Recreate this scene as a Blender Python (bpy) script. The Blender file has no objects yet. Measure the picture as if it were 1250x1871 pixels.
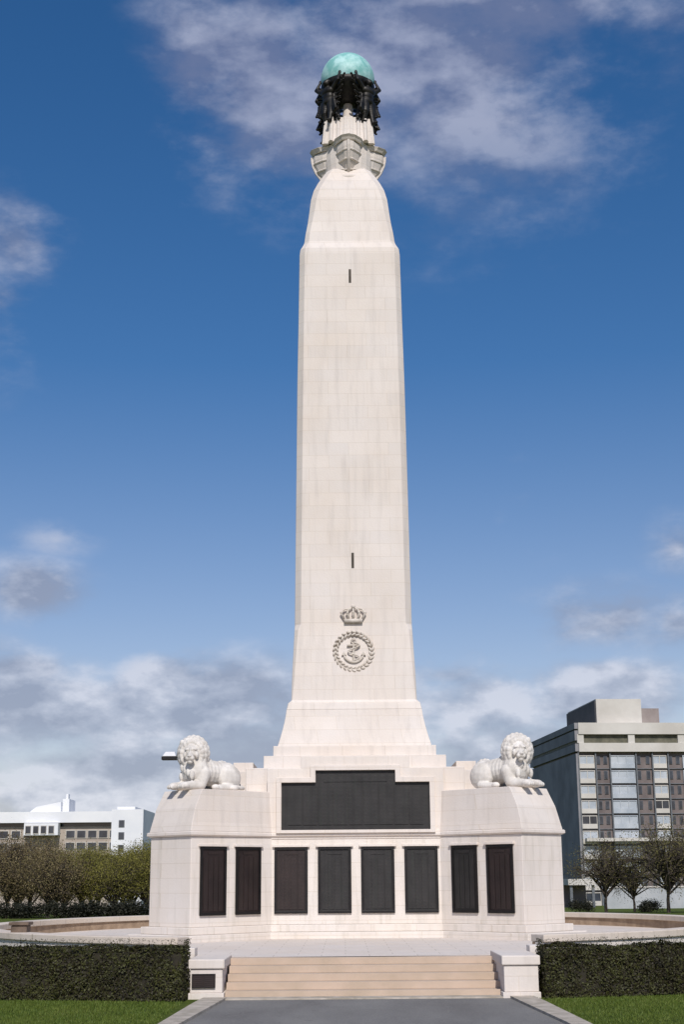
import bpy, bmesh, math, random
from mathutils import Vector, Matrix, noise
random.seed(7)
R = math.radians
S = bpy.context.scene
COL = S.collection

# ---------------------------------------------------------------- camera model
F = 2600.0; TILT = R(14.45); ROLL = 0.0079; EYE = 2.0
def W(px, py, D):
    """world X,Z at distance Y=D seen at photo pixel (px,py): used to size real things at real distances"""
    x, y = px-625.0, py-935.5
    u = x-y*ROLL; v = y+x*ROLL
    dx = u/F; dy = math.cos(TILT)+v/F*math.sin(TILT); dz = math.sin(TILT)-v/F*math.cos(TILT)
    s = D/dy
    return dx*s, EYE+dz*s
def ZZ(py, D, px=645): return W(px, py, D)[1]
MX, MY = 0.28, 39.17          # centre of the memorial

# ---------------------------------------------------------------- tagging
def tag(o, label=None, cat=None, group=None, kind=None):
    if label: o['label'] = label
    if cat: o['category'] = cat
    if group: o['group'] = group
    if kind: o['kind'] = kind
    return o
def empty(name, loc=(0, 0, 0), rz=0, **k):
    o = bpy.data.objects.new(name, None); COL.objects.link(o)
    o.location = loc; o.rotation_euler = (0, 0, rz); o.empty_display_size = .3
    return tag(o, **k)
def link(name, me, mat, parent=None, loc=None, rz=0, smooth=False):
    o = bpy.data.objects.new(name, me); COL.objects.link(o)
    if mat is not None and not me.materials: me.materials.append(mat)
    if smooth:
        for p in me.polygons: p.use_smooth = True
    if parent is not None: o.parent = parent
    if loc is not None: o.location = loc
    if rz: o.rotation_euler = (0, 0, rz)
    return o
def copy_tree(o, parent=None):
    c = o.copy(); COL.objects.link(c)
    if parent is not None: c.parent = parent
    for ch in list(o.children): copy_tree(ch, c)
    return c

# ---------------------------------------------------------------- mesh builder
class MB:
    def __init__(s): s.bm = bmesh.new()
    def box(s, x0, x1, y0, y1, z0, z1, m=None):
        v = [s.bm.verts.new(Vector(p) if m is None else m @ Vector(p)) for p in
             [(x0,y0,z0),(x1,y0,z0),(x1,y1,z0),(x0,y1,z0),(x0,y0,z1),(x1,y0,z1),(x1,y1,z1),(x0,y1,z1)]]
        for f in [(3,2,1,0),(4,5,6,7),(0,1,5,4),(1,2,6,5),(2,3,7,6),(3,0,4,7)]:
            s.bm.faces.new([v[i] for i in f])
        return s
    def loft(s, rings, cap=True):
        rv = [[s.bm.verts.new(p) for p in r] for r in rings]
        n = len(rv[0])
        for a, b in zip(rv[:-1], rv[1:]):
            for i in range(n):
                s.bm.faces.new([a[i], a[(i+1) % n], b[(i+1) % n], b[i]])
        if cap:
            s.bm.faces.new(rv[0][::-1]); s.bm.faces.new(rv[-1])
        return s
    def tube(s, pts, rad, seg=6, cap=True):
        pts = [Vector(p) for p in pts]; rings = []
        if not hasattr(rad, '__len__'): rad = [rad]*len(pts)
        for i, p in enumerate(pts):
            d = (pts[min(i+1, len(pts)-1)]-pts[max(i-1, 0)]).normalized()
            a = d.orthogonal().normalized() if i == 0 else (a-d*a.dot(d)).normalized()
            b = d.cross(a)
            rings.append([p+(a*math.cos(2*math.pi*k/seg)+b*math.sin(2*math.pi*k/seg))*rad[i] for k in range(seg)])
        return s.loft(rings, cap)
    def ball(s, c, r, rot=None, u=14, v=9):
        if not hasattr(r, '__len__'): r = (r, r, r)
        m = Matrix.Translation(c) @ (rot.to_4x4() if rot else Matrix()) @ Matrix.Diagonal((r[0], r[1], r[2], 1))
        new = s.bm.verts.new
        top, bot = new(m @ Vector((0, 0, 1))), new(m @ Vector((0, 0, -1))); rows = []
        for j in range(1, v):
            t = math.pi*j/v
            rows.append([new(m @ Vector((math.sin(t)*math.cos(2*math.pi*i/u), math.sin(t)*math.sin(2*math.pi*i/u), math.cos(t)))) for i in range(u)])
        nf = s.bm.faces.new
        for i in range(u):
            k = (i+1) % u
            nf((top, rows[0][i], rows[0][k])); nf((bot, rows[-1][k], rows[-1][i]))
            for a, b_ in zip(rows[:-1], rows[1:]): nf((a[i], b_[i], b_[k], a[k]))
        return s
    def caps(s, a, b, ra, rb, n=7):
        a, b = Vector(a), Vector(b)
        for i in range(n):
            t = i/(n-1); s.ball(a.lerp(b, t), ra+(rb-ra)*t, u=12, v=8)
        return s
    def mesh(s, name, recalc=True):
        if recalc: bmesh.ops.recalc_face_normals(s.bm, faces=s.bm.faces[:])
        me = bpy.data.meshes.new(name); s.bm.to_mesh(me); s.bm.free(); return me
    def build(s, name, mat, parent=None, bevel=0, **k):
        o = link(name, s.mesh(name), mat, parent, **k)
        if bevel:
            b = o.modifiers.new('bevel', 'BEVEL'); b.width = bevel; b.segments = 2; b.limit_method = 'ANGLE'; b.angle_limit = R(30)
        return o
def remeshed(mb, name, voxel=.02, smooth=3):
    me = mb.mesh(name); o = bpy.data.objects.new('tmp', me); COL.objects.link(o)
    r = o.modifiers.new('r', 'REMESH'); r.mode = 'VOXEL'; r.voxel_size = voxel
    sm = o.modifiers.new('s', 'SMOOTH'); sm.iterations = smooth; sm.factor = .5
    dg = bpy.context.evaluated_depsgraph_get(); dg.update()
    out = bpy.data.meshes.new_from_object(o.evaluated_get(dg))
    bpy.data.objects.remove(o); bpy.data.meshes.remove(me)
    for p in out.polygons: p.use_smooth = True
    out.name = name
    return out

# ---------------------------------------------------------------- materials
def newmat(name):
    m = bpy.data.materials.new(name); m.use_nodes = True
    nt = m.node_tree; b = nt.nodes['Principled BSDF']
    return m, nt, b
def N(nt, t, **k):
    n = nt.nodes.new(t)
    for a, v in k.items(): setattr(n, a, v)
    return n
def mathn(nt, op, a, b=None, c=None, clamp=False):
    n = N(nt, 'ShaderNodeMath', operation=op, use_clamp=clamp)
    for i, v in enumerate((a, b, c)):
        if v is None: continue
        if isinstance(v, (int, float)): n.inputs[i].default_value = v
        else: nt.links.new(v, n.inputs[i])
    return n.outputs[0]
def mixc(nt, fac, a, b, mode='MIX'):
    n = N(nt, 'ShaderNodeMix', data_type='RGBA', blend_type=mode)
    for i, v in ((0, fac), (6, a), (7, b)):
        if isinstance(v, (int, float)): n.inputs[i].default_value = v
        elif isinstance(v, tuple): n.inputs[i].default_value = (*v, 1) if len(v) == 3 else v
        else: nt.links.new(v, n.inputs[i])
    return n.outputs[2]
def ramp(nt, fac, stops):
    n = N(nt, 'ShaderNodeValToRGB'); nt.links.new(fac, n.inputs[0])
    e = n.color_ramp.elements
    while len(e) < len(stops): e.new(.5)
    for i, (p, c) in enumerate(stops): e[i].position = p; e[i].color = (*c, 1) if len(c) == 3 else c
    return n.outputs[0]
def noisef(nt, vec, scale, detail=4, rough=.55):
    n = N(nt, 'ShaderNodeTexNoise'); n.inputs['Scale'].default_value = scale
    n.inputs['Detail'].default_value = detail; n.inputs['Roughness'].default_value = rough
    if vec is not None: nt.links.new(vec, n.inputs['Vector'])
    return n.outputs['Fac']
def scalev(nt, vec, s):
    n = N(nt, 'ShaderNodeVectorMath', operation='MULTIPLY'); nt.links.new(vec, n.inputs[0]); n.inputs[1].default_value = s
    return n.outputs[0]
def pos(nt): return N(nt, 'ShaderNodeNewGeometry').outputs['Position']
def bump(nt, b, h, strength=.3, dist=.02):
    n = N(nt, 'ShaderNodeBump'); n.inputs['Strength'].default_value = strength; n.inputs['Distance'].default_value = dist
    nt.links.new(h, n.inputs['Height']); nt.links.new(n.outputs[0], b.inputs['Normal'])

def stone(name, base, dark, joint=True, bw=1.1, bh=.36, stain=.5, floor=False, jd=.72):
    m, nt, b = newmat(name); p = pos(nt)
    sep = N(nt, 'ShaderNodeSeparateXYZ'); nt.links.new(p, sep.inputs[0])
    h = mathn(nt, 'ADD', sep.outputs[0], mathn(nt, 'MULTIPLY', sep.outputs[1], .55 if not floor else 0.0))
    cmb = N(nt, 'ShaderNodeCombineXYZ'); nt.links.new(h, cmb.inputs[0])
    nt.links.new(sep.outputs[1 if floor else 2], cmb.inputs[1])
    n1 = noisef(nt, p, .7, 5); n2 = noisef(nt, scalev(nt, p, (5, 5, .5)), 1.2, 5, .6); n3 = noisef(nt, p, 14, 4)
    c = mixc(nt, ramp(nt, n1, [(.35, (0, 0, 0)), (.7, (1, 1, 1))]), base, tuple(x*y for x, y in zip(base, (.93, .9, .86))))
    c = mixc(nt, mathn(nt, 'MULTIPLY', ramp(nt, n2, [(.5, (0, 0, 0)), (.78, (1, 1, 1))]), stain), c, dark)
    c = mixc(nt, mathn(nt, 'MULTIPLY', n3, .22), c, tuple(x*.8 for x in base))
    if joint:
        br = N(nt, 'ShaderNodeTexBrick'); nt.links.new(cmb.outputs[0], br.inputs[0])
        br.inputs['Scale'].default_value = 1; br.inputs['Brick Width'].default_value = bw; br.inputs['Row Height'].default_value = bh
        br.inputs['Mortar Size'].default_value = .009; br.inputs['Mortar Smooth'].default_value = .3; br.inputs['Bias'].default_value = 0
        br.inputs['Color1'].default_value = (1, .985, .965, 1); br.inputs['Color2'].default_value = (.955, .95, .945, 1)
        br.inputs['Mortar'].default_value = (jd, jd*.97, jd*.92, 1)
        c = mixc(nt, 1.0, c, br.outputs['Color'], 'MULTIPLY')
    nt.links.new(c, b.inputs['Base Color']); b.inputs['Roughness'].default_value = .85
    bump(nt, b, noisef(nt, p, 22, 5), .35, .012)
    return m
def simple(name, c1, c2, scale=3, rough=.6, metal=0, bumps=0, spec=.5, stretch=(1, 1, 1), lo=.35, hi=.65):
    m, nt, b = newmat(name); p = scalev(nt, pos(nt), stretch)
    n = noisef(nt, p, scale, 5)
    nt.links.new(ramp(nt, n, [(lo, c1), (hi, c2)]), b.inputs['Base Color'])
    b.inputs['Roughness'].default_value = rough; b.inputs['Metallic'].default_value = metal
    b.inputs['Specular IOR Level'].default_value = spec
    if bumps: bump(nt, b, noisef(nt, p, scale*6, 4), bumps, .02)
    return m
def leafmat(name, cols, scale=1.2):
    m, nt, b = newmat(name); p = pos(nt)
    g = N(nt, 'ShaderNodeNewGeometry').outputs['Random Per Island']
    f = mathn(nt, 'ADD', mathn(nt, 'MULTIPLY', g, .55), mathn(nt, 'MULTIPLY', noisef(nt, p, scale, 3), .6))
    k = len(cols)
    nt.links.new(ramp(nt, f, [(.2+.65*i/(k-1), c) for i, c in enumerate(cols)]), b.inputs['Base Color'])
    b.inputs['Roughness'].default_value = .6; b.inputs['Specular IOR Level'].default_value = .25
    return m
def panelmat(name, tint):
    """cast bronze with rows of fine raised lettering too small to read, in columns"""
    m, nt, b = newmat(name); tc = N(nt, 'ShaderNodeTexCoord').outputs['Object']
    sep = N(nt, 'ShaderNodeSeparateXYZ'); nt.links.new(tc, sep.inputs[0])
    rows = mathn(nt, 'SINE', mathn(nt, 'MULTIPLY', sep.outputs[2], 190))
    cols = mathn(nt, 'SINE', mathn(nt, 'MULTIPLY', sep.outputs[0], 30))
    n = noisef(nt, scalev(nt, tc, (40, 40, 14)), 1.5, 3)
    h = mathn(nt, 'MULTIPLY', mathn(nt, 'MAXIMUM', rows, 0), mathn(nt, 'MULTIPLY', mathn(nt, 'GREATER_THAN', cols, -.5), n))
    p = pos(nt)
    base = mixc(nt, ramp(nt, noisef(nt, p, 2.2, 5), [(.35, (0, 0, 0)), (.68, (1, 1, 1))]), tint, tuple(x*1.7 for x in tint))
    base = mixc(nt, mathn(nt, 'MULTIPLY', ramp(nt, noisef(nt, scalev(nt, p, (9, 9, .7)), 1.4, 5, .65), [(.5, (0, 0, 0)), (.75, (1, 1, 1))]), .5), base, (tint[0]*1.6, tint[1]*2.1, tint[2]*1.7))
    c = mixc(nt, mathn(nt, 'MULTIPLY', h, .30), base, tuple(min(1, x*2.6) for x in tint))
    nt.links.new(c, b.inputs['Base Color']); b.inputs['Roughness'].default_value = .55; b.inputs['Metallic'].default_value = .25
    bump(nt, b, h, .3, .006)
    return m

M = {}
M['stone'] = stone('portland_stone', (.755, .695, .645), (.52, .47, .43), jd=.89)
M['stone_low'] = stone('portland_stone_streaked', (.77, .715, .665), (.52, .48, .41), stain=.7, bh=.34, jd=.88)
M['stone_relief'] = simple('weathered_shadowed_carving', (.52, .46, .39), (.68, .62, .55), 5, .85, bumps=.4)  # darker than the shaft: dirt and relief shadow both put into the colour
M['stone_lion'] = simple('lion_stone', (.56, .52, .47), (.74, .70, .65), 4, .8, bumps=.3)
M['coping'] = stone('coping_stone', (.70, .62, .54), (.42, .37, .30), bw=1.2, bh=5, stain=.5)
M['brownstone'] = simple('brown_granite', (.27, .19, .13), (.42, .31, .22), 3, .85, bumps=.4)
M['tan'] = simple('tan_granite_steps', (.46, .36, .27), (.54, .42, .325), 1.6, .85, bumps=.3)
M['paving'] = stone('terrace_paving_stone', (.74, .67, .61), (.55, .49, .42), bw=.9, bh=.6, floor=True, stain=.3)
M['bronze'] = simple('dark_bronze', (.010, .009, .009), (.035, .032, .026), 6, .5, .5)
M['frame_bronze'] = simple('black_bronze_frame', (.006, .005, .005), (.012, .010, .010), 6, .5, .3)
M['bronze_red'] = panelmat('bronze_panel_reddish', (.018, .011, .010))
M['bronze_grey'] = panelmat('bronze_panel_grey', (.017, .0155, .015))
M['copper'] = simple('verdigris_copper', (.20, .47, .44), (.44, .70, .68), 3.2, .55, .0, .25, lo=.38, hi=.6)
def asphalt():
    m, nt, b = newmat('worn_asphalt'); p = pos(nt)
    c = ramp(nt, noisef(nt, scalev(nt, p, (1, .35, 1)), .9, 6, .6), [(.32, (.125, .12, .118)), (.5, (.165, .16, .155)), (.7, (.205, .20, .19))])
    c = mixc(nt, ramp(nt, noisef(nt, p, 90, 2), [(.45, (0, 0, 0)), (.75, (1, 1, 1))]), c, (.30, .285, .26))
    c = mixc(nt, mathn(nt, 'MULTIPLY', ramp(nt, noisef(nt, p, 2.4, 6, .7), [(.60, (0, 0, 0)), (.72, (1, 1, 1))]), .5), c, (.075, .072, .07))
    nt.links.new(c, b.inputs['Base Color']); b.inputs['Roughness'].default_value = .95; b.inputs['Specular IOR Level'].default_value = .15
    bump(nt, b, noisef(nt, p, 70, 3), .6, .012); return m
M['asphalt'] = asphalt()
M['kerb'] = simple('kerb_stone', (.32, .28, .22), (.50, .44, .37), 4, .9, bumps=.4)
M['slot'] = simple('dark_slot', (.05, .04, .03), (.09, .075, .06), 4, .9)
M['bark'] = simple('tree_bark', (.030, .022, .016), (.075, .058, .042), 6, .9, bumps=.6, stretch=(1, 1, .3))
M['hedge'] = leafmat('hedge_leaves', [(.010, .009, .004), (.026, .020, .008), (.034, .036, .009), (.062, .064, .015)], 1.6)
M['hedge_core'] = simple('hedge_twigs', (.012, .010, .006), (.03, .024, .012), 6, .9)
M['leaf_olive'] = leafmat('olive_leaves', [(.070, .068, .016), (.145, .135, .024), (.20, .18, .042)], .25)
M['leaf_brown'] = leafmat('brown_spring_leaves', [(.085, .062, .032), (.145, .108, .052), (.17, .145, .062)], .25)
M['leaf_mix'] = leafmat('brown_olive_leaves', [(.07, .055, .025), (.12, .105, .035), (.15, .14, .045)], .4)
M['leaf_dark'] = leafmat('dark_shrub_leaves', [(.008, .010, .006), (.018, .020, .012), (.035, .034, .020)], .5)
M['grass'] = leafmat('grass_blades', [(.045, .075, .010), (.080, .12, .015), (.125, .155, .028)], .8)
M['white'] = simple('white_render', (.72, .73, .75), (.80, .80, .80), .3, .8)
M['cream'] = simple('pale_concrete', (.50, .47, .42), (.62, .59, .54), .15, .85)
M['conc_side'] = simple('side_shade_grey', (.22, .215, .225), (.30, .295, .305), .2, .95, 0, 0, .2)  # shade of the hotel's unlit side put into the colour
M['taupe'] = simple('taupe_render', (.24, .20, .185), (.32, .28, .26), .4, .9)
M['wall_grey'] = simple('pale_grey_wall', (.33, .35, .36), (.45, .46, .47), .3, .85)
M['shade_dark'] = simple('plant_room_shade', (.03, .032, .04), (.05, .052, .06), .4, .7)  # near-black colour standing in for shade on the plant room side
M['brick_far'] = simple('tan_brick', (.36, .30, .25), (.46, .40, .34), .3, .9)
M['brown_clad'] = simple('brown_cladding', (.135, .11, .105), (.20, .165, .155), .4, .8)
M['blueglass'] = simple('pale_blinds_behind_glass', (.36, .40, .44), (.50, .53, .56), .35, .35, spec=.6)
M['darkglass'] = simple('dark_window_glass', (.015, .02, .03), (.05, .06, .08), .5, .12, spec=.6)
M['greyframe'] = simple('grey_window_frame', (.10, .11, .12), (.16, .17, .18), 1, .5)
M['louvre'] = simple('olive_louvre', (.07, .07, .045), (.14, .13, .09), .8, .7)
M['lampgrey'] = simple('painted_metal', (.6, .6, .62), (.7, .7, .72), 3, .4)

# ---------------------------------------------------------------- carved figures (voxel-joined bodies)
def wind_figure():
    b = MB()
    Hf = 1.0
    # legs (one forward), drapery, torso, head
    b.caps((.10, .13, .02), (.04, .12, .45), .075, .095); b.caps((.04, .12, .45), (.0, .10, .90), .10, .13)
    b.caps((-.06, -.13, .02), (.05, -.12, .46), .075, .095); b.caps((.05, -.12, .46), (.0, -.10, .90), .10, .13)
    b.ball((.13, .14, .03), (.13, .06, .05)); b.ball((-.02, -.14, .03), (.13, .06, .05))
    b.ball((0, 0, .92), (.17, .22, .17)); b.ball((.02, 0, 1.12), (.15, .20, .22)); b.ball((.03, 0, 1.34), (.17, .25, .19))
    b.caps((.02, 0, 1.45), (.05, 0, 1.58), .075, .07); b.ball((.09, 0, 1.68), (.115, .10, .14)); b.ball((.19, 0, 1.66), (.04, .03, .03))
    b.ball((.05, 0, 1.74), (.13, .12, .10))
    for s in (-1, 1):
        b.caps((.02, s*.23, 1.42), (.06, s*.44, 1.62), .085, .07); b.caps((.06, s*.44, 1.62), (-.06, s*.40, 1.96), .066, .045)
        b.ball((-.08, s*.40, 2.02), (.05, .05, .09))
        # wings swept up and to the sides
        for k in range(8):
            b.caps((-.14, s*.12, 1.40-.09*k), (-.12+.02*k, s*(.56-.03*k), 1.90-.24*k), .075, .045, 9)
        # drapery folds
        for k in range(4):
            b.caps((.02, s*(.06+.06*k), .95), (-.04+.05*k, s*(.12+.09*k), .30+.05*k), .06, .05, 8)
    for k in range(5):
        b.caps((-.10, -.2+.1*k, 1.2), (-.12, -.32+.16*k, .12), .06, .06, 12)
    return remeshed(b, 'bronze_figure', .022, 2)
fm = wind_figure(); fm.materials.append(M['bronze'])
def lion_mesh(yaw, name):
    b = MB()
    b.caps((-.70, 0, .42), (.20, 0, .50), .34, .35, 8)
    b.ball((-.72, 0, .40), (.40, .36, .38)); b.ball((.35, 0, .52), (.36, .38, .46)); b.ball((.10, 0, .60), (.4, .28, .3))
    for s in (-1, 1):
        b.ball((-.62, s*.27, .34), (.40, .20, .36)); b.caps((-.55, s*.42, .10), (-.08, s*.42, .07), .10, .085, 7); b.ball((-.02, s*.42, .08), (.13, .10, .08))
        b.caps((.28, s*.27, .42), (.38, s*.28, .15), .19, .15); b.caps((.38, s*.28, .13), (.84, s*.22, .10), .135, .105, 8)
        b.ball((.88, s*.22, .10), (.17, .135, .10))
        for k in (-1, 0, 1): b.ball((1.01, s*.22+k*.075, .075), (.07, .036, .06), u=8, v=6)
    # tail curled along the flank
    b.caps((-1.05, 0, .25), (-1.10, .30, .10), .07, .06); b.caps((-1.10, .30, .10), (-.7, .52, .07), .06, .05, 8); b.ball((-.62, .52, .08), (.14, .08, .08))
    # head and mane, turned by yaw
    m = Matrix.Translation((.44, 0, .92)) @ Matrix.Rotation(yaw, 4, 'Z') @ Matrix.Rotation(R(4), 4, 'Y')
    r3 = m.to_3x3()
    def hb(c, r): b.ball(m @ Vector(c), r, r3, 12, 8)
    hb((0, 0, .02), (.31, .33, .34)); hb((-.1, 0, -.15), (.33, .35, .36))
    rnd = random.Random(3)
    for ring, (xo, rad_, sz, cnt) in enumerate(((.15, .285, .085, 18), (.04, .34, .10, 20), (-.09, .36, .12, 20))):
        for k in range(cnt):
            a = 2*math.pi*(k+.5*ring)/cnt
            hb((xo+rnd.uniform(-.02, .02), rad_*math.sin(a), .02+rad_*1.02*math.cos(a)), (sz, sz*.85, sz*1.1))
    for k in range(12):   # chest locks
        b.ball((.62+.05*math.sin(k*2.1), -.24+.48*((k*5) % 12)/11, .36+.26*((k*7) % 12)/11), (.08, .07, .13), u=8, v=6)
    hb((.22, 0, .06), (.16, .19, .20)); hb((.38, 0, -.03), (.14, .085, .10)); hb((.44, 0, -.08), (.10, .12, .08)); hb((.42, 0, -.19), (.08, .085, .05))
    hb((.54, 0, -.035), (.035, .055, .03))
    for s in (-1, 1):
        hb((.46, s*.065, -.10), (.075, .065, .06)); hb((.33, s*.10, .13), (.06, .075, .03)); hb((.30, s*.16, -.02), (.07, .05, .09))
        hb((.33, s*.105, .06), (.035, .03, .025))
        hb((.08, s*.28, .30), (.05, .07, .09))
    hb((.36, 0, .10), (.06, .03, .10))
    me = remeshed(b, name, .018, 2); me.materials.append(M['stone_lion']); return me
lm = lion_mesh(R(40), 'stone_lion'); lm2 = lion_mesh(R(-40), 'stone_lion'); lm0 = lion_mesh(0, 'stone_lion')

# ---------------------------------------------------------------- ground
def ground_z(y):
    pts = [(-400, 0), (80, 0), (130, -.9), (200, -2.2), (300, -3.6), (500, -6), (6000, -30)]
    for (a, za), (b, zb) in zip(pts[:-1], pts[1:]):
        if y <= b: return za+(zb-za)*(y-a)/(b-a)
    return -30
def gmat():
    m, nt, b = newmat('lawn_and_park_turf'); p = pos(nt)
    c = ramp(nt, mathn(nt, 'ADD', mathn(nt, 'MULTIPLY', noisef(nt, p, .35, 4), .5), mathn(nt, 'MULTIPLY', noisef(nt, p, 9, 5), .5)),
             [(.36, (.040, .060, .012)), (.52, (.085, .115, .018)), (.66, (.15, .15, .045))])
    nt.links.new(c, b.inputs['Base Color']); b.inputs['Roughness'].default_value = .95; b.inputs['Specular IOR Level'].default_value = .1
    bump(nt, b, noisef(nt, p, 60, 3), .8, .03); return m
g = MB(); ys = [-400, -100, 0, 20, 40, 60, 80, 105, 130, 165, 200, 250, 300, 400, 500, 1500, 6000]
xs = [-5000, -800, -200, -60, -20, 20, 60, 200, 800, 5000]
gv = [[g.bm.verts.new((x, y, ground_z(y))) for x in xs] for y in ys]
for j in range(len(ys)-1):
    for i in range(len(xs)-1):
        g.bm.faces.new([gv[j][i], gv[j][i+1], gv[j+1][i+1], gv[j+1][i]])
tag(g.build('ground', gmat()), kind='structure')
# path
pl = [(-2.75, -10), (-2.50, 15), (-2.36, 21.0), (-2.12, 24.6), (-2.05, 25.72)]
pr = [(3.5, -10), (3.25, 15), (3.08, 21.0), (2.86, 24.6), (2.80, 25.72)]
def strip(L, Rr, z, name, mat, th=0):
    b = MB()
    vl = [b.bm.verts.new((x, y, z)) for x, y in L]; vr = [b.bm.verts.new((x, y, z)) for x, y in Rr]
    for i in range(len(L)-1): b.bm.faces.new([vl[i], vr[i], vr[i+1], vl[i+1]])
    if th:
        e = bmesh.ops.extrude_face_region(b.bm, geom=b.bm.faces[:])
        for v in e['geom']:
            if isinstance(v, bmesh.types.BMVert): v.co.z -= th
    return b.build(name, mat)
tag(strip(pl, pr, .006, 'path', M['asphalt']), kind='structure')
for s, P in ((-1, pl), (1, pr)):
    w = .30
    A = [(x+s*.003, y) for x, y in P]; B = [(x+s*(w+(.10 if y > 24 else 0)), y) for x, y in P]
    tag(strip(*( (B, A) if s < 0 else (A, B)), .045, 'kerb', M['kerb'], .1), kind='structure')
# terrace: oval raised floor
TX, TY, RX, RY = .28, 37.6, 9.0, 10.3
TZ = .61
def oval(a, r=0): return (TX+(RX+r)*math.sin(a), TY-(RY+r)*math.cos(a))
t = MB(); n = 96
t.loft([[(*oval(2*math.pi*k/n, .0), z) for k in range(n)] for z in (-.05, TZ)])
tag(t.build('terrace_paving', M['paving']), kind='structure')

# steps
st = empty('stone_steps', ((MX+.08), 26.0, 0), label='tan granite steps rising from the path to the memorial terrace', cat='steps')
hw = 2.46; rise = TZ/5; tread = .30
YT = 27.5
for k in range(5):
    b = MB(); y0 = -.02+k*tread
    b.box(-hw, hw, y0, YT-26.0, k*rise+(.001 if k else -.05), (k+1)*rise)
    b.build('step', M['tan'], st, bevel=.004)
b = MB(); b.box(-hw-.05, hw+.05, -.42, -.021, -.05, .03); b.build('threshold_slab', M['kerb'], st, bevel=.008)

# walls of the terrace (left and right halves) with coping
def arcwall(name, a0, a1, label):
    e = empty(name, (*oval((a0+a1)/2, 0), 0), label=label, cat='wall')
    off = Vector(e.location)
    def arc(r0, r1, z0, z1, nm, mat, bev=0, n=64):
        b = MB(); rings = []
        for k in range(n+1):
            a = a0+(a1-a0)*k/n
            p0, p1 = oval(a, r0), oval(a, r1)
            rings.append([Vector((*p0, z0))-off, Vector((*p1, z0))-off, Vector((*p1, z1))-off, Vector((*p0, z1))-off])
        b.loft(rings); return b.build(nm, mat, e, bevel=bev)
    arc(.01, .30, -.1, .82, 'outer_face', M['stone_low'])
    arc(-.10, .005, TZ-.02, .82, 'inner_face', M['brownstone'])
    arc(-.15, .345, .823, .96, 'coping', M['coping'], .015)
aL = R(21.5)
arcwall('terrace_wall', -aL, -R(176), 'low curved stone wall with pale coping around the left side of the terrace')
arcwall('terrace_wall', aL, R(176), 'low curved stone wall with pale coping around the right side of the terrace')
# brown pier on the left wall
x, z = W(36, 1724, 31.3)
M['brownpier'] = simple('dark_brown_granite', (.10, .07, .05), (.18, .13, .095), 3, .85, bumps=.4)
pe = empty('wall_pier', (x, 31.3, 0), .0, label='small brown stone pier breaking the curved wall at the far left', cat='pier')
b = MB(); b.box(-.17, .17, -.2, .2, 0, 1.10); b.build('shaft', M['brownpier'], pe, bevel=.02)
b = MB(); b.box(-.21, .21, -.24, .24, 1.103, 1.17); b.build('cap', M['brownpier'], pe, bevel=.015)

# entrance piers
def pier(x0, x1, y0, y1, h, label):
    e = empty('entrance_pier', ((x0+x1)/2, (y0+y1)/2, 0), label=label, cat='pier')
    w, d = (x1-x0)/2, (y1-y0)/2
    b = MB(); b.box(-w-.03, w+.03, -d-.03, d+.03, -.05, .10); b.build('foot', M['stone'], e, bevel=.01)
    b = MB(); b.box(-w, w, -d, d, .102, h-.16); b.build('block', M['stone'], e, bevel=.012)
    b = MB(); b.box(-w-.035, w+.035, -d-.035, d+.035, h-.158, h); b.build('cap', M['stone'], e, bevel=.018)
    return e, w, d
XL0 = W(347, 1800, 25.9)[0]; XL1 = W(406, 1800, 25.9)[0]; XR0 = W(921, 1800, 25.7)[0]; XR1 = W(984, 1800, 25.7)[0]
e, w, d = pier(XL0, XL1, 25.9, 27.5, .66, 'white stone pier left of the steps with a dark plaque on its face')
b = MB(); b.box(-w+.03, w-.12, -d-.03, -d+.01, .19, .42); q = b.build('plaque', M['bronze_red'], e, bevel=.005)
b = MB()
for a in ((-w+.03, w-.12, .19, .205), (-w+.03, w-.12, .405, .42), (-w+.03, -w+.045, .2055, .4045), (w-.135, w-.12, .2055, .4045)):
    b.box(a[0], a[1], -d-.04, -d-.031, a[2], a[3])
b.build('plaque_rim', M['frame_bronze'], q)
e, w, d = pier(XR0, XR1, 25.6, 27.5, .70, 'plain white stone pier right of the steps')
# low side walls linking piers to the curved wall
for s, x0, x1, lb in ((-1, XL0-.9, XL0-.04, 'short white stone wall beside the left entrance pier'), (1, XR1+.04, XR1+.9, 'short white stone wall beside the right entrance pier')):
    b = MB(); b.box(x0, x1, 27.0, 27.5, -.05, .80)
    tag(b.build('link_wall', M['stone_low'], bevel=.015), lb, 'wall')

# ---------------------------------------------------------------- the memorial
mem = empty('war_memorial', (MX, MY, 0), label='tall white stone war memorial obelisk with bronze name panels and a green globe on top', cat='memorial')
def plan(a=2.08, b=3.17, tip=1.8, off=0.0, ret=0.0):
    """square with four diagonal buttresses; off pushes outward, ret pulls the tips back along the diagonal"""
    pts = []
    k = tip-ret*.7071
    for q in range(4):
        loc = [(-a+off*.414*0-0, -b-off), (-a-k-off*0.0, -b-k-off*1.414), (-b-k-off*1.414, -a-k), (-b-off, -a)]
        c, s_ = math.cos(math.pi/2*q), math.sin(math.pi/2*q)
        pts += [(x*c-y*s_, x*s_+y*c) for x, y in loc[::-1]]
    return pts
def prism(b, pts0, z0, pts1, z1): b.loft([[(x, y, z0) for x, y in pts0], [(x, y, z1) for x, y in pts1]])
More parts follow.
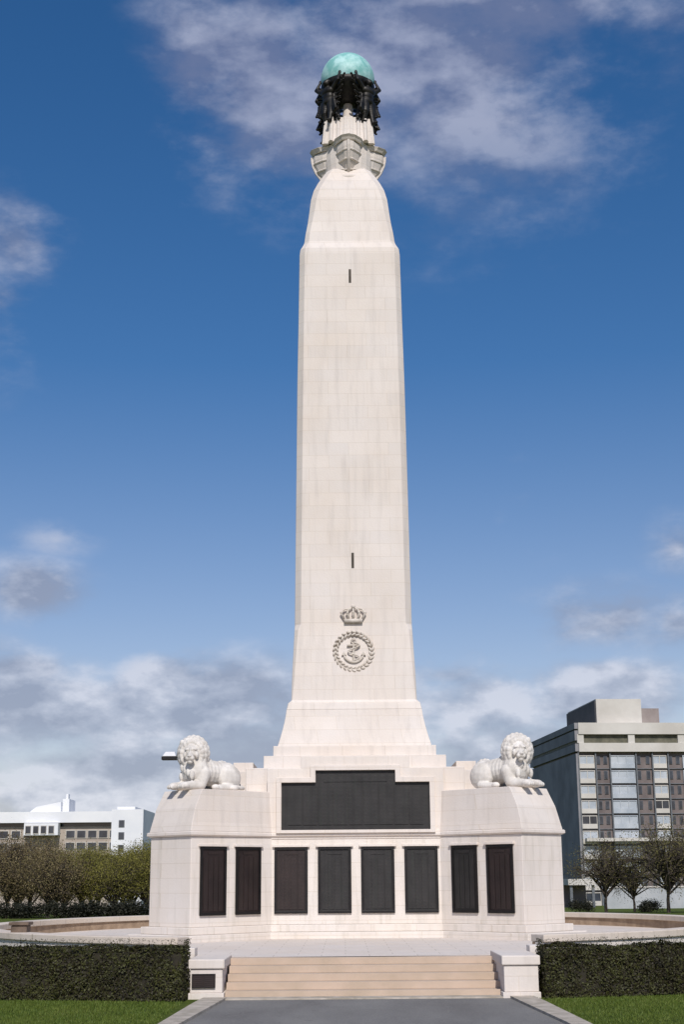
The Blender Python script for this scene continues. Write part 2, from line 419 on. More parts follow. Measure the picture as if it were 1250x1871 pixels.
# corner points fall on both sides of 4 rotations; order: check winding is one loop
PB = plan()
b = MB(); prism(b, PB, .93, PB, 2.99); b.build('base', M['stone_low'], mem, bevel=.012)
for z0, z1, o in ((TZ-.01, .76, .36), (.762, .928, .14)):
    b = MB(); P = plan(off=o); prism(b, P, z0, P, z1); b.build('plinth_step', M['stone_low'], mem, bevel=.015)
b = MB(); P = plan(off=.015); P2 = plan(off=.07); P3 = plan(off=.05)
b.loft([[(x, y, z) for x, y in Q] for Q, z in ((P, 2.993), (P2, 3.03), (P2, 3.09), (P3, 3.11))]); b.build('cornice', M['stone'], mem)
ZA = 4.10
b = MB()
seq = [(plan(off=.03), 3.113), (plan(off=.0, ret=.02), 3.32), (plan(off=-.02, ret=.10), 3.66), (plan(off=-.04, ret=.24), 3.97), (plan(off=-.04, ret=.31), ZA)]
b.loft([[(x, y, z) for x, y in Q] for Q, z in seq]); b.build('attic', M['stone'], mem, bevel=.01)

def hwid(pxh, py):
    """half width in metres of a square stage whose front edge shows pxh photo pixels from the axis at row py"""
    h = 1.5
    for _ in range(12):
        D = MY-h; z = ZZ(py, D)
        zc = D*math.cos(TILT)+(z-EYE)*math.sin(TILT); h = pxh*zc/F
    return h, z
def oct_ring(h, c, z):
    k = h-c
    return [(-k, -h, z), (k, -h, z), (h, -k, z), (h, k, z), (k, h, z), (-k, h, z), (-h, k, z), (-h, -k, z)]
# stepped stages
def stage(name, h, z0, z1, bev=.015, h1=None, mat='stone'):
    b = MB(); h1 = h1 or h
    b.loft([[(-h, -h, z0), (h, -h, z0), (h, h, z0), (-h, h, z0)], [(-h1, -h1, z1), (h1, -h1, z1), (h1, h1, z1), (-h1, h1, z1)]])
    return b.build(name, M[mat], mem, bevel=bev)
hA, zA = hwid(200, 1402); hB, zB = hwid(167, 1380); hC, zC = hwid(149, 1362)
stage('stepped_stage', hA, ZA-.01, zA); stage('stepped_stage', hB, zA+.002, zB); stage('stepped_stage', hC, zB+.002, zC)
h0, z0 = hwid(141, 1356); h1, z1 = hwid(124, 1296)
b = MB(); rr = []
for k in range(7):
    t_ = k/6; hh = h0+(h1-h0)*(1-(1-t_)**1.35); rr.append([(sx*hh, sy*hh, zC+.002+(z1-zC)*t_) for sx, sy in ((-1, -1), (1, -1), (1, 1), (-1, 1))])
b.loft(rr); b.build('battered_stage', M['stone'], mem, bevel=.015)
# shaft
prof = [(121, 1284, .02), (115, 1279, .03), (113, 1230, .07), (108, 1150, .10), (107.5, 1140, .17), (103, 920, .17), (98.5, 700, .17), (95, 580, .16), (92, 462, .16)]
rr = []; zlast = None
hm, zm = hwid(124, 1290)
rr.append(oct_ring(h1, .02, z1+.002))
for p_, y_, c_ in prof:
    h, z = hwid(p_, y_); rr.append(oct_ring(h, c_, z))
hS, zS = h, z
for p_, y_, c_ in [(90.5, 452, .15), (85, 444, .14), (83, 440, .14), (80.5, 424, .13), (76.5, 405, .14), (73.5, 385, .16), (70, 360, .18), (65, 343, .20), (58, 330, .22), (48, 317, .20), (40, 308, .18)]:
    h, z = hwid(p_, y_); rr.append(oct_ring(h, c_, z))
b = MB(); b.loft(rr); b.build('shaft', M['stone'], mem, bevel=.012)
zHead = z
# slits
for yt, yb in ((492, 532), (1010, 1056)):
    D = MY-1.4; b = MB()
    hz, zt = hwid(93 if yt < 600 else 105, yt); hz2, zb = hwid(93 if yt < 600 else 105, yb)
    for q in range(4):
        m = Matrix.Rotation(math.pi/2*q, 4, 'Z')
        vs = [m @ Vector(p) for p in [(-.035, -hz2-.006, zb), (.035, -hz2-.006, zb), (.035, -hz-.006, zt), (-.035, -hz-.006, zt),
                                      (-.035, -hz2+.1, zb), (.035, -hz2+.1, zb), (.035, -hz+.1, zt), (-.035, -hz+.1, zt)]]
        v = [b.bm.verts.new(p) for p in vs]
        for f in [(0, 1, 2, 3), (4, 5, 6, 7), (0, 1, 5, 4), (1, 2, 6, 5), (2, 3, 7, 6), (3, 0, 4, 7)]: b.bm.faces.new([v[i] for i in f])
        b.build('slit_window', M['slot'], mem); b = MB()
    b.bm.free()

# emblem: crown, wreath, anchor
hE, zE = hwid(110, 1190); _, zEt = hwid(110, 1152); rE = (zEt-zE)*.93
em = MB(); yF = -hE-.02
nW = 26
for k in range(nW):
    a = 2*math.pi*k/nW
    for rad_, tw in ((rE, .5), (rE*.86, -.5)):
        c = Vector((rad_*math.sin(a), yF, zE+rad_*math.cos(a)))
        rot = Matrix.Rotation(-a+tw, 3, 'Y').inverted() if False else Matrix.Rotation(a+tw, 3, 'Y')
        em.ball(c, (.075, .05, .032), rot, 8, 6)
wr = link('carved_wreath', em.mesh('carved_wreath'), M['stone_relief'], mem, smooth=True)
an = MB()
k = rE
an.tube([(0, yF-.03, zE+.42*k), (0, yF-.03, zE-.55*k)], .032, 8)
an.tube([(-.34*k, yF-.03, zE+.30*k), (.34*k, yF-.03, zE+.30*k)], .028, 8)
an.tube([(.12*k*math.sin(a), yF-.03, zE+.52*k+.12*k*math.cos(a)) for a in [i*math.pi/6 for i in range(13)]], .02, 6)
an.tube([(.52*k*math.sin(a), yF-.03, zE-.05*k-.52*k*math.cos(a)) for a in [R(d) for d in range(-72, 73, 12)]], [.015]+[.032]*11+[.015], 8)
for s in (-1, 1):
    an.loft([[(s*.50*k, yF-.05, zE-.02*k), (s*.62*k, yF-.05, zE-.22*k), (s*.38*k, yF-.05, zE-.20*k)], [(s*.50*k, yF-.0, zE-.02*k), (s*.62*k, yF, zE-.22*k), (s*.38*k, yF, zE-.20*k)]])
rope = [(.30*k*math.sin(a*2.2), yF-.055, zE+.45*k-.22*k*a) for a in [i*.25 for i in range(18)]]
an.tube(rope, .02, 6)
link('carved_anchor', an.mesh('carved_anchor'), M['stone_relief'], mem)
hK, zK0 = hwid(109, 1138); _, zK1 = hwid(109, 1108)
cr = MB(); yC = -hK-.03; H = zK1-zK0; wC = .30
cr.box(-wC*.82, wC*.82, yC-.035, yC+.03, zK0, zK0+H*.22)
for s, t_ in ((-1, .0), (-.5, .35), (0, .5), (.5, .35), (1, 0)):
    cr.tube([(s*wC*.8, yC, zK0+H*.2), (s*wC*1.05, yC-.04, zK0+H*.55), (s*wC*.8, yC-.03, zK0+H*.80), (s*wC*.3, yC, zK0+H*.88)], [.03, .03, .026, .02], 7)
    cr.ball((s*wC*1.05, yC-.04, zK0+H*.6), .04, u=8, v=6)
cr.ball((0, yC, zK0+H*.98), .055, u=10, v=8)
link('carved_crown', cr.mesh('carved_crown'), M['stone_relief'], mem, smooth=True)

# bronze name panels: four wide on each face, two narrow on each buttress side
zP0 = 1.195; zP1 = 2.75
def name_panel(x, w, rz, origin, key):
    """panel centred x along the face whose outward normal is -Y rotated by rz about the memorial centre line point origin"""
    e_loc = Matrix.Rotation(rz, 4, 'Z') @ Vector((x, 0, 0))+Vector(origin)
    b = MB(); b.box(-w/2, w/2, -.02, .02, zP0, zP1)
    cw = (w-.16)/4
    for k in range(4): b.box(-w/2+.08+cw*k+.012, -w/2+.08+cw*(k+1)-.012, -.032, -.0205, zP0+.09, zP1-.22)
    b.box(-w*.22, w*.22, -.034, -.0205, zP1-.17, zP1-.10)
    o = b.build('name_panel', M['bronze_'+key], mem); o.location = e_loc; o.rotation_euler = (0, 0, rz)
    f = MB(); t = .055
    f.box(-w/2-.01, w/2+.01, -.05, -.0205, zP0-.01, zP0+t); f.box(-w/2-.01, w/2+.01, -.05, -.0205, zP1-t, zP1+.01)
    f.box(-w/2-.01, -w/2+t, -.05, -.0205, zP0+t+.001, zP1-t-.001); f.box(w/2-t, w/2+.01, -.05, -.0205, zP0+t+.001, zP1-t-.001)
    f.build('panel_frame', M['frame_bronze'], o, bevel=.006)
    # stone hood above the panel
    s_ = MB(); s_.box(-w/2-.06, w/2+.06, -.075, .02, zP1+.012, zP1+.075); s_.build('stone_hood', M['stone'], o, bevel=.01)
    return o
for q in range(4):
    rz0 = math.pi/2*q
    m4 = Matrix.Rotation(rz0, 4, 'Z')
    for i, x in enumerate((-1.60, -.53, .53, 1.60)):
        name_panel(x, .80, rz0, m4 @ Vector((0, -3.17, 0)), ('red', 'grey', 'grey', 'grey')[i])
    # left buttress inner side: from (-2.08,-3.17) to (-3.88,-4.97): normal (+.7,-.7)
    for s in (-1, 1):
        d = Vector((s*-.7071, .7071, 0)) * -1      # along the face, outwards
        for i, r_ in enumerate((.78, 1.88)):
            c = Vector((s*(2.08+r_*.7071), -3.17-r_*.7071, 0))
            rz = R(45) if s < 0 else R(-45)
            o = name_panel(0, .78, rz0+rz, m4 @ c, 'red' if s < 0 or i else 'grey')
# cross-shaped dedication panel with raised stone border
yD = 3.17
dz = [ZZ(1518, MY-yD), ZZ(1430, MY-yD), ZZ(1408, MY-yD)]
dx1 = (W(785, 1470, MY-yD-.05)[0]-W(514, 1470, MY-yD-.05)[0])/2; dx2 = (W(722, 1415, MY-yD-.05)[0]-W(577, 1415, MY-yD-.05)[0])/2
dz[0] = max(dz[0], 3.17)
def tshape(g, y):
    a, c = dx1+g, dx2+g; lo, mi, hi = dz[0]-g*.6, dz[1]+g, dz[2]+g
    return [(-a, y, lo), (a, y, lo), (a, y, mi), (c, y, mi), (c, y, hi), (-c, y, hi), (-c, y, mi), (-a, y, mi)]
for q in range(4):
    m4 = Matrix.Rotation(math.pi/2*q, 4, 'Z')
    b = MB(); b.loft([[m4 @ Vector(p) for p in tshape(.36, -yD-.02)], [m4 @ Vector(p) for p in tshape(.36, -hA+.1)]])
    b.build('panel_surround', M['stone'], mem, bevel=.012)
    b = MB(); b.loft([tshape(0, -yD-.045), tshape(0, -yD+.0)])
    for k in range(9): b.box(-dx1+.14+k*(2*dx1-.28)/9+.02, -dx1+.14+(k+1)*(2*dx1-.28)/9-.02, -yD-.06, -yD-.0455, dz[0]+.12, dz[1]-.12)
    b.box(-dx2*.8, dx2*.8, -yD-.06, -yD-.0455, dz[1]+.02, dz[1]+.09)
    o = b.build('dedication_panel', M['bronze_grey'], mem); o.rotation_euler = (0, 0, math.pi/2*q)
    f = MB()
    outer, inner = tshape(.13, 0), tshape(.004, 0)
    rings = [[(p[0], -yD-.13, p[2]) for p in inner], [(p[0], -yD-.13, p[2]) for p in outer], [(p[0], -yD-.0205, p[2]) for p in outer], [(p[0], -yD-.0205, p[2]) for p in inner]]
    rv = [[f.bm.verts.new(m4 @ Vector(p)) for p in r] for r in rings]
    for j in range(4):
        a, c = rv[j], rv[(j+1) % 4]
        for i in range(8): f.bm.faces.new([a[i], a[(i+1) % 8], c[(i+1) % 8], c[i]])
    f.build('panel_border', M['stone'], mem, bevel=.01)

# capital with four ship prows
Dm = MY
zc0 = zHead-.02
def zat(py, D=None): return ZZ(py, D or MY-.4)
zN0 = zat(302); zN1 = zat(214)-.18
def rm(px, py): # px size to metres at the axis
    z = zat(py); return px*(MY*math.cos(TILT)+(z-EYE)*math.sin(TILT))/F
b = MB(); rr = []
for pz, r_ in ((zHead-.05, rm(44, 300)), (zN0+.15, rm(46, 300)), (zN0+(zN1-zN0)*.55, rm(46, 260)), (zN0+(zN1-zN0)*.6, rm(45, 250)), (zN1, rm(43, 220))):
    rr.append([(r_*math.cos(2*math.pi*k/24), r_*math.sin(2*math.pi*k/24), pz) for k in range(24)])
b.loft(rr); cap = b.build('capital', M['stone'], mem)
b = MB(); rr = []
for pz, r_ in ((zN1+.002, rm(16, 220)), (zN1+.25, rm(10, 200)), (zat(165), rm(7.5, 165)), (zat(145), rm(10, 150))):
    rr.append([(r_*math.cos(2*math.pi*k/16), r_*math.sin(2*math.pi*k/16), pz) for k in range(16)])
b.loft(rr); b.build('globe_support', M['stone'], mem)
zq0 = zat(318, MY-1.0); zq1 = zat(258, MY-1.0)
for q in range(4):
    m4 = Matrix.Rotation(math.pi/2*q, 4, 'Z')
    b = MB(); rr = []
    Ht = zq1-zq0
    reach = rm(66, 270)
    for t_ in (0, .12, .3, .5, .7, .85, 1.0):
        p_ = .42+(reach-.46)*(1-(1-t_)**2.2)+.04; wd = .16+.30*(1-(1-t_)**1.8)
        z = zq0+Ht*t_; ring = []
        prof2 = [(-wd, -.2), (-wd, -p_*.45), (-wd*.72, -p_*.72), (-wd*.3, -p_*.93), (0, -p_), (wd*.3, -p_*.93), (wd*.72, -p_*.72), (wd, -p_*.45), (wd, -.2)]
        rr.append([m4 @ Vector((x, y, z)) for x, y in prof2])
    b.loft(rr)
    for zz in (.28, .52, .76):   # strakes along the hull
        t_ = zz; p_ = .42+(reach-.46)*(1-(1-t_)**2.2)+.04; wd = .16+.30*(1-(1-t_)**1.8); z = zq0+Ht*t_
        b.tube([m4 @ Vector(p) for p in [(-wd, -p_*.45, z), (-wd*.72, -p_*.72, z), (-wd*.3, -p_*.93, z), (0, -p_, z), (wd*.3, -p_*.93, z), (wd*.72, -p_*.72, z), (wd, -p_*.45, z)]], .03, 6)
    b.tube([m4 @ Vector((0, -(.42+(reach-.46)*(1-(1-t_)**2.2)+.04)-.01, zq0+Ht*t_)) for t_ in (0, .12, .3, .5, .7, .85, 1.0)], .045, 6)
    hull = b.build('ship_prow', M['stone'], mem)
    for p in hull.data.polygons: p.use_smooth = False
    # gunwale plate sweeping up and outward, and a raised strake
    b = MB(); rr = []
    for t_, ex in ((0, 1.0), (.5, 1.04), (1.0, 1.10)):
        z = zq1+.003+t_*.13; wd = .47*ex; p_ = reach*ex
        prof2 = [(-wd, -.3, 0), (-wd, -p_*.45, .0), (-wd*.78, -p_*.76, .01), (-wd*.4, -p_*.93, .03), (0, -p_*.98, .04), (wd*.4, -p_*.93, .03), (wd*.78, -p_*.76, .01), (wd, -p_*.45, 0), (wd, -.3, 0)]
        rr.append([m4 @ Vector((x, y, z+dz_)) for x, y, dz_ in prof2])
    b.loft(rr); b.build('gunwale', M['stone'], mem, bevel=.012)
    # carved scroll below the stem
    b = MB(); b.ball(m4 @ Vector((0, -.66, zq0+.02)), (.30 if q % 2 == 0 else .22, .22 if q % 2 == 0 else .30, .15)); b.ball(m4 @ Vector((0, -.60, zq0-.22)), .15)
    b.build('scroll', M['stone'], mem, smooth=True)
# upright shield slabs on the capital over each prow
for q in range(4):
    m4 = Matrix.Rotation(math.pi/2*q, 4, 'Z')
    b = MB(); h_ = zN1-zq1-.12
    b.loft([[m4 @ Vector(p) for p in [(-.60, -.74, zq1+.15), (.60, -.74, zq1+.15), (.60, -.4, zq1+.15), (-.60, -.4, zq1+.15)]],
            [m4 @ Vector(p) for p in [(-.56, -.66, zq1+.15+h_), (.56, -.66, zq1+.15+h_), (.56, -.3, zq1+.15+h_), (-.56, -.3, zq1+.15+h_)]]])
    for s in (-.52, -.31, -.1, .1, .31, .52):
        b.tube([m4 @ Vector((s, -.745, zq1+.15)), m4 @ Vector((s*.95, -.665, zq1+.15+h_))], .06, 8)
    b.build('fluted_slab', M['stone'], mem, bevel=.01)
# globe
rG = rm(49, 140); zG = zat(95, MY)-0; 
_, zGt = W(637, 95, MY-.35)
zG = zGt-rG*.93
b = MB(); b.ball((0, 0, zG), rG, u=48, v=32)
cb = MB(); rr = []
for k in range(9):
    t_ = R(108+k*8); rr.append([(rG*1.06*math.sin(t_)*math.cos(2*math.pi*j/32), rG*1.06*math.sin(t_)*math.sin(2*math.pi*j/32), zG+rG*1.06*math.cos(t_)) for j in range(32)])
cb.loft(rr[::-1], cap=False); c_ = cb.build('globe_cradle', M['bronze'], mem, smooth=True)
sl = c_.modifiers.new('thick', 'SOLIDIFY'); sl.thickness = .04; sl.offset = 1
gl = b.build('copper_globe', M['copper'], mem, smooth=True)
# bronze wind figures at the four corners, arms raised to the globe
zF0 = zat(226, MY-.6); zF1 = zat(138, MY-.6)
for q in range(4):
    a = R(-90-45+90*q)
    o = link('bronze_figure', fm, None, mem)
    rr_ = .84
    o.location = (rr_*math.cos(a), rr_*math.sin(a), zF0); o.rotation_euler = (0, 0, a)
    sc = (zF1-zF0)/2.05; o.scale = (sc*1.15, sc*1.32, sc)

# ---------------------------------------------------------------- lions
for sx, sy, me, lab in ((-1, -1, lm, 'white stone lion lying on the left front buttress, head turned to the viewer'),
                        (1, -1, lm2, 'white stone lion lying on the right front buttress, head turned to the viewer'),
                        (-1, 1, lm0, 'white stone lion on the rear left buttress, mostly hidden behind the front one'),
                        (1, 1, lm0, 'white stone lion on the rear right buttress, mostly hidden behind the front one')):
    a = math.atan2(sy, sx)
    c = 3.70
    o = link('stone_lion', me, None); o.location = (MX+sx*c, MY+sy*c, ZA+.004); o.rotation_euler = (0, 0, a); o.scale = (.90, .92, .94)
    tag(o, lab, 'lion statue', 'stone lions on the memorial buttresses')
# floodlight seen beside the left lion
fx, fz = W(304, 1381, 37.6)
fl = empty('floodlight', (fx+.68, 37.6, ZA), label='small white floodlight on an arm sticking out behind the left stone lion', cat='floodlight')
hz = fz-ZA
b = MB(); b.tube([(.12, .0, 0), (.12, 0, hz-.02), (-.42, 0, hz-.02)], .04, 8); b.build('arm', M['greyframe'], fl)
b = MB(); b.loft([[(-.78, -.12, hz-.02), (-.42, -.12, hz-.02), (-.42, .12, hz-.02), (-.78, .12, hz-.02)], [(-.70, -.09, hz+.10), (-.46, -.09, hz+.10), (-.46, .09, hz+.10), (-.70, .09, hz+.10)]]); b.build('housing', M['lampgrey'], fl, bevel=.01)
b = MB(); b.box(-.80, -.40, -.13, .13, hz-.11, hz-.022); b.build('visor', M['frame_bronze'], fl, bevel=.01)

# ---------------------------------------------------------------- hedges
class LeafBag:
    """collects many small leaf faces and writes them as one mesh"""
    def __init__(s): s.v = []
    def mesh(s, name, *_):
        me = bpy.data.meshes.new(name); k = s.n if hasattr(s, 'n') else 4
        me.from_pydata(s.v, [], [tuple(range(i, i+k)) for i in range(0, len(s.v), k)]); return me
def leaf_quad(bag, c, nrm, size, rnd):
    o = nrm.orthogonal().normalized(); q = nrm.cross(o); t = rnd.uniform(0, 6.28); ct, st_ = math.cos(t)*size, math.sin(t)*size
    a = o*(ct*.9)+q*(st_*.9); b_ = q*(ct*.5)-o*(st_*.5)
    bag.v += [c+a, c+b_, c-a, c-b_]
def hedge(x0, x1, y0, y1, label, seed, Ht):
    rnd = random.Random(seed); e = empty('clipped_hedge', (x0, y0, 0), label=label, cat='hedge')
    L = math.hypot(x1-x0, y1-y0); ux, uy = (x1-x0)/L, (y1-y0)/L; nx, ny = (-uy, ux)
    nx, ny = 0, 1
    Wd = .95
    def P(s, w, z): return Vector((ux*s+nx*w, uy*s+ny*w, z))
    def wob(s, z): return .09*noise.noise(Vector((s*1.1, z*1.7, seed)))+.05*noise.noise(Vector((s*5, z*5, seed)))
    b = MB(); rr = []
    for i in range(61):
        s = .04+(L-.08)*i/60
        rr.append([P(s, .05-wob(s, 0), 0), P(s, .05-wob(s, .5), Ht*.9), P(s, .12, Ht-.05+wob(s, 9)), P(s, Wd-.1, Ht-.05), P(s, Wd-.05, 0)])
    b.loft(rr); b.build('twigs', M['hedge_core'], e)
    b = LeafBag()
    for k in range(int(L*5200)):
        s = rnd.uniform(0, L); r_ = rnd.random()
        if r_ < .5:
            z = rnd.uniform(.02, Ht); d = rnd.random()**2*.07; c = P(s, .0-wob(s, z)+d, z); nn = Vector((-nx, -ny, .25))
        elif r_ < .94:
            w = rnd.uniform(0, Wd); c = P(s, w, Ht+wob(s, w+9)-rnd.random()**2*.05); nn = Vector((0, 0, 1))
        else:
            s = rnd.choice((0, L)); c = P(s+rnd.uniform(-.03, .03), rnd.uniform(0, Wd), rnd.uniform(0, Ht)); nn = Vector((ux*(1 if s else -1), uy*(1 if s else -1), .2))
        nn = (nn+Vector((rnd.gauss(0, .55), rnd.gauss(0, .55), rnd.gauss(0, .45)))).normalized()
        leaf_quad(b, c, nn, rnd.uniform(.014, .034), rnd)
        if rnd.random() < .02:      # stray shoots
            for q in range(5): leaf_quad(b, P(s, rnd.uniform(.1, Wd), Ht+.02+.025*q)+Vector((rnd.gauss(0, .012), 0, 0)) if r_ > .5 else c+Vector((0, -.012*q, .018*q)), nn, .018, rnd)
    link('foliage', b.mesh('foliage', False), M['hedge'], e)
hx = W(333, 1830, 25.3)[0]; hx2 = W(997, 1825, 25.5)[0]
hedge(hx, hx-9, 25.35, 27.2, 'dark clipped hedge in front of the curved wall, left of the steps', 3, .87)
hedge(hx2, hx2+9, 25.45, 27.6, 'dark clipped hedge in front of the curved wall, right of the steps', 5, .83)

# grass blades on the lawn in front
rnd = random.Random(11); b = LeafBag(); b.n = 3
for k in range(70000):
    y = rnd.uniform(20.3, 27); s = rnd.choice((-1, 1))
    x = (rnd.uniform(-8, -2.75) if s < 0 else rnd.uniform(3.25, 9))
    if s < 0 and x > -2.72: continue
    if (s < 0 and y > 25.3+(hx-x)*.2) or (s > 0 and y > 25.4+(x-hx2)*.24) : continue
    a = rnd.uniform(0, 6.28); h = rnd.uniform(.02, .05); w = .006
    dx, dy = math.cos(a)*w, math.sin(a)*w; lx, ly = rnd.gauss(0, .012), rnd.gauss(0, .012)
    b.v += [(x-dx, y-dy, 0), (x+dx, y+dy, 0), (x+lx, y+ly, h)]
tag(link('lawn_grass', b.mesh('lawn_grass', False), M['grass']), 'mown green grass beside the path', 'grass', kind='stuff')

# ---------------------------------------------------------------- trees
def tree_meshes(seed, H, cr, leaves, size, trunk_h=.32, dens=26, flat=.8):
    rnd = random.Random(seed); b = MB()
    tips = []
    b.tube([(0, 0, -.3), (rnd.uniform(-.06, .06), 0, H*trunk_h*.6), (rnd.uniform(-.1, .1), rnd.uniform(-.1, .1), H*trunk_h), (0, 0, H*.72)], [.05*H*.55, .036*H*.6, .03*H*.6, .01*H], 8)
    for k in range(dens):
        a = rnd.uniform(0, 6.28); z0_ = H*rnd.uniform(trunk_h*.8, .6); el = rnd.uniform(.1, 1)
        rr_ = cr*math.sqrt(rnd.uniform(.15, 1)); z1_ = H*(trunk_h+.10+(1-trunk_h-.12)*(el*flat+(1-flat)*rnd.random()))
        if z1_ > H*.8: rr_ *= .65
        e_ = Vector((rr_*math.cos(a), rr_*math.sin(a), z1_)); m_ = Vector((0, 0, z0_)).lerp(e_, .5)+Vector((0, 0, .08*H))
        b.tube([(0, 0, z0_), m_, e_], [.014*H, .009*H, .003*H], 5, False); tips.append(e_)
        for _ in range(5):
            d = Vector((rnd.gauss(0, 1), rnd.gauss(0, 1), rnd.gauss(.4, .8))).normalized()*cr*.45
            s0 = m_.lerp(e_, rnd.uniform(.2, 1)); b.tube([s0, s0+d], [.004*H, .0015*H], 4, False); tips.append(s0+d*.8)
    tr = b.mesh('trunk')
    b = LeafBag()
    for k in range(leaves):
        t_ = rnd.choice(tips); c = t_+Vector((rnd.gauss(0, 1), rnd.gauss(0, 1), rnd.gauss(0, .8)))*cr*.14
        nn = Vector((rnd.gauss(0, 1), rnd.gauss(0, 1), rnd.gauss(.3, 1))).normalized()
        leaf_quad(b, c, nn, size*rnd.uniform(.6, 1.3), rnd)
    return tr, b.mesh('crown', False)
LABUSE = {}
def tree(name, meshes, x, y, mat, label, group, sc=1, rz=0):
    z = ground_z(y)
    e = empty(name, (x, y, z), rz, label=label, cat='tree', group=group); e.scale = (sc, sc, sc)
    link('trunk', meshes[0], M['bark'], e)
    o = link('crown', meshes[1], None, e)
    if not meshes[1].materials: meshes[1].materials.append(mat)
    else:
        o.material_slots[0].link = 'OBJECT'; o.material_slots[0].material = mat
    return e
TM = [tree_meshes(20+i, 4.1+.25*(i%3), 2.3, 13000, .052, trunk_h=.15, dens=60) for i in range(4)]
left = [(-30, 96, 'b'), (12, 92, 'b'), (52, 99, 'b'), (88, 90, 'b'), (118, 97, 'o'), (148, 93, 'o'), (180, 99, 'o'), (208, 91, 'o'), (238, 97, 'o'), (268, 93, 'o'), (300, 98, 'o'),
        (-80, 100, 'b'), (30, 108, 'b'), (100, 110, 'o'), (165, 109, 'o'), (225, 109, 'o'), (275, 108, 'o')]
desc = ['brownish spring tree cut by the left edge of the photo', 'brown bare-twigged tree near the left edge of the photo, under the white hotel',
        'second brown twiggy tree from the left edge', 'brown twiggy tree with a clear trunk where the brown and green trees meet', 'first olive green tree right of the brown ones',
        'olive green tree below the tan brick facade, left one of the pair', 'olive green tree below the tan brick facade, right one of the pair', 'olive green tree left of the white stair tower',
        'olive green tree directly under the white stair tower', 'olive green tree nearest the memorial, against its left corner', 'olive green tree hidden mostly behind the left buttress',
        'brown tree outside the left edge', 'brown tree of the back row at the left', 'back row tree between brown and green crowns', 'back row olive tree under the brick facade',
        'back row olive tree under the white tower', 'back row olive tree beside the memorial']
for i, (px, D, k) in enumerate(left):
    x = W(px, 1650, D)[0]
    tree('park_tree', TM[i % 4], x, D, M['leaf_brown' if k == 'b' else 'leaf_olive'], desc[i], 'trees beyond the terrace wall on the left',
         random.uniform(.90, 1.08) * (1.12 if i < 4 else 1)*(.98 if D < 105 else 1.15), random.uniform(0, 6))
TR = [tree_meshes(60+i, 4.8, 3.1, 5200, .055, trunk_h=.26, dens=70) for i in range(2)]
right = [(1108, 96, 0, 'sparse spring tree before the hotel corner, nearest the memorial', .9),
         (1160, 104, 1, 'thin leafing tree between the two fuller trees before the hotel', .8),
         (1222, 92, 1, 'spring tree with a dark clear trunk before the hotel near the right edge', 1.05),
         (1275, 98, 0, 'spring tree cut by the right edge of the photo', 1.1)]
for px, D, k, lb, sc in right:
    tree('park_tree', TR[k], W(px, 1650, D)[0], D, M['leaf_mix'], lb, 'young trees before the hotel', sc, random.uniform(0, 6))
# low dark shrubs under the left trees
def shrub_mesh(seed, w, h, n_):
    rnd = random.Random(seed); b = LeafBag()
    cs = [Vector((rnd.uniform(-w, w)*.6, rnd.uniform(-.5, .5), h*rnd.uniform(.25, .65))) for _ in range(7)]
    for k in range(n_):
        c = rnd.choice(cs)+Vector((rnd.gauss(0, w*.22), rnd.gauss(0, .3), rnd.gauss(0, h*.2))); c.z = abs(c.z)
        leaf_quad(b, c, Vector((rnd.gauss(0, 1), rnd.gauss(0, 1), rnd.gauss(.3, 1))).normalized(), .08, rnd)
    return b.mesh('foliage', False)
SH = [shrub_mesh(80+i, 1.5, 1.25, 3000) for i in range(2)]
for i, (px, D, lb) in enumerate([(8, 86, 'low dark shrub at the left edge under the brown trees'), (45, 87, 'low dark shrub left of the clear trunk'),
                                 (112, 88, 'low dark shrub just right of the clear trunk'), (150, 88, 'low dark shrub below the first olive trees'), (185, 88, 'low dark shrub in the middle of the olive row'),
                                 (222, 88, 'low dark shrub below the white tower'), (258, 88, 'low dark shrub touching the memorial left corner'),
                                 (1183, 100, 'small dark shrub before the pale wall of the hotel'), (1060, 110, 'dark shrub at the foot of the hotel canopy')]):
    e = empty('shrub', (W(px, 1650, D)[0], D, ground_z(D)-.02), random.uniform(-.4, .4), label=lb, cat='shrub', group='dark shrubs beyond the terrace')
    e.scale = (1, 1, .75) if i < 7 else (.7, .7, .7)
    link('foliage', SH[i % 2], M['leaf_dark'], e)
    b = MB(); b.tube([(0, 0, -.1), (.05, 0, .7)], [.06, .02], 6); b.build('stem', M['bark'], e)

# ---------------------------------------------------------------- hotel on the right
HD = 280.0; k_ = HD/2686
def HXp(px): return W(px, 1450, HD)[0]
def HZp(py): return W(1130, py, HD)[1]
hx0 = HXp(1057); zb = -4.2; ztop = HZp(1320)
ht = empty('hotel_tower', (hx0, HD, ground_z(HD)-.5), R(4.6), label='tall pale concrete hotel block with side wall coloured dark grey for shade and rooftop plant room', cat='hotel')
o0 = Vector(ht.location)
def hbx(b, x0, x1, y0, y1, z0, z1): b.box(x0-o0.x, x1-o0.x, y0-o0.y, y1-o0.y, z0-o0.z, z1-o0.z)
hxE = hx0+46
b = MB(); hbx(b, hx0+.6, hxE, HD+.8, HD+42, zb-2, HZp(1372)); b.build('wall', M['brown_clad'], ht)
b = MB(); hbx(b, hx0, hx0+.595, HD+.25, HD+42.5, zb-2, HZp(1376)); hbx(b, hx0-.1, hx0+.595, HD+.05, HD+42.7, HZp(1352), HZp(1334)); hbx(b, hx0-.1, hx0+.595, HD+.05, HD+42.7, HZp(1372), HZp(1358)); hbx(b, hx0-.1, hx0+.595, HD+.05, HD+42.7, HZp(1331), ztop); b.build('side_wall', M['conc_side'], ht)  # parapet sides covered too, so the shade colour runs up to the top
b = MB(); hbx(b, hx0+.6, hxE, HD-.3, HD+43, HZp(1341), ztop); hbx(b, hx0+.6, hxE, HD-.3, HD+43, HZp(1373), HZp(1357)); 
b.build('parapet', M['cream'], ht)
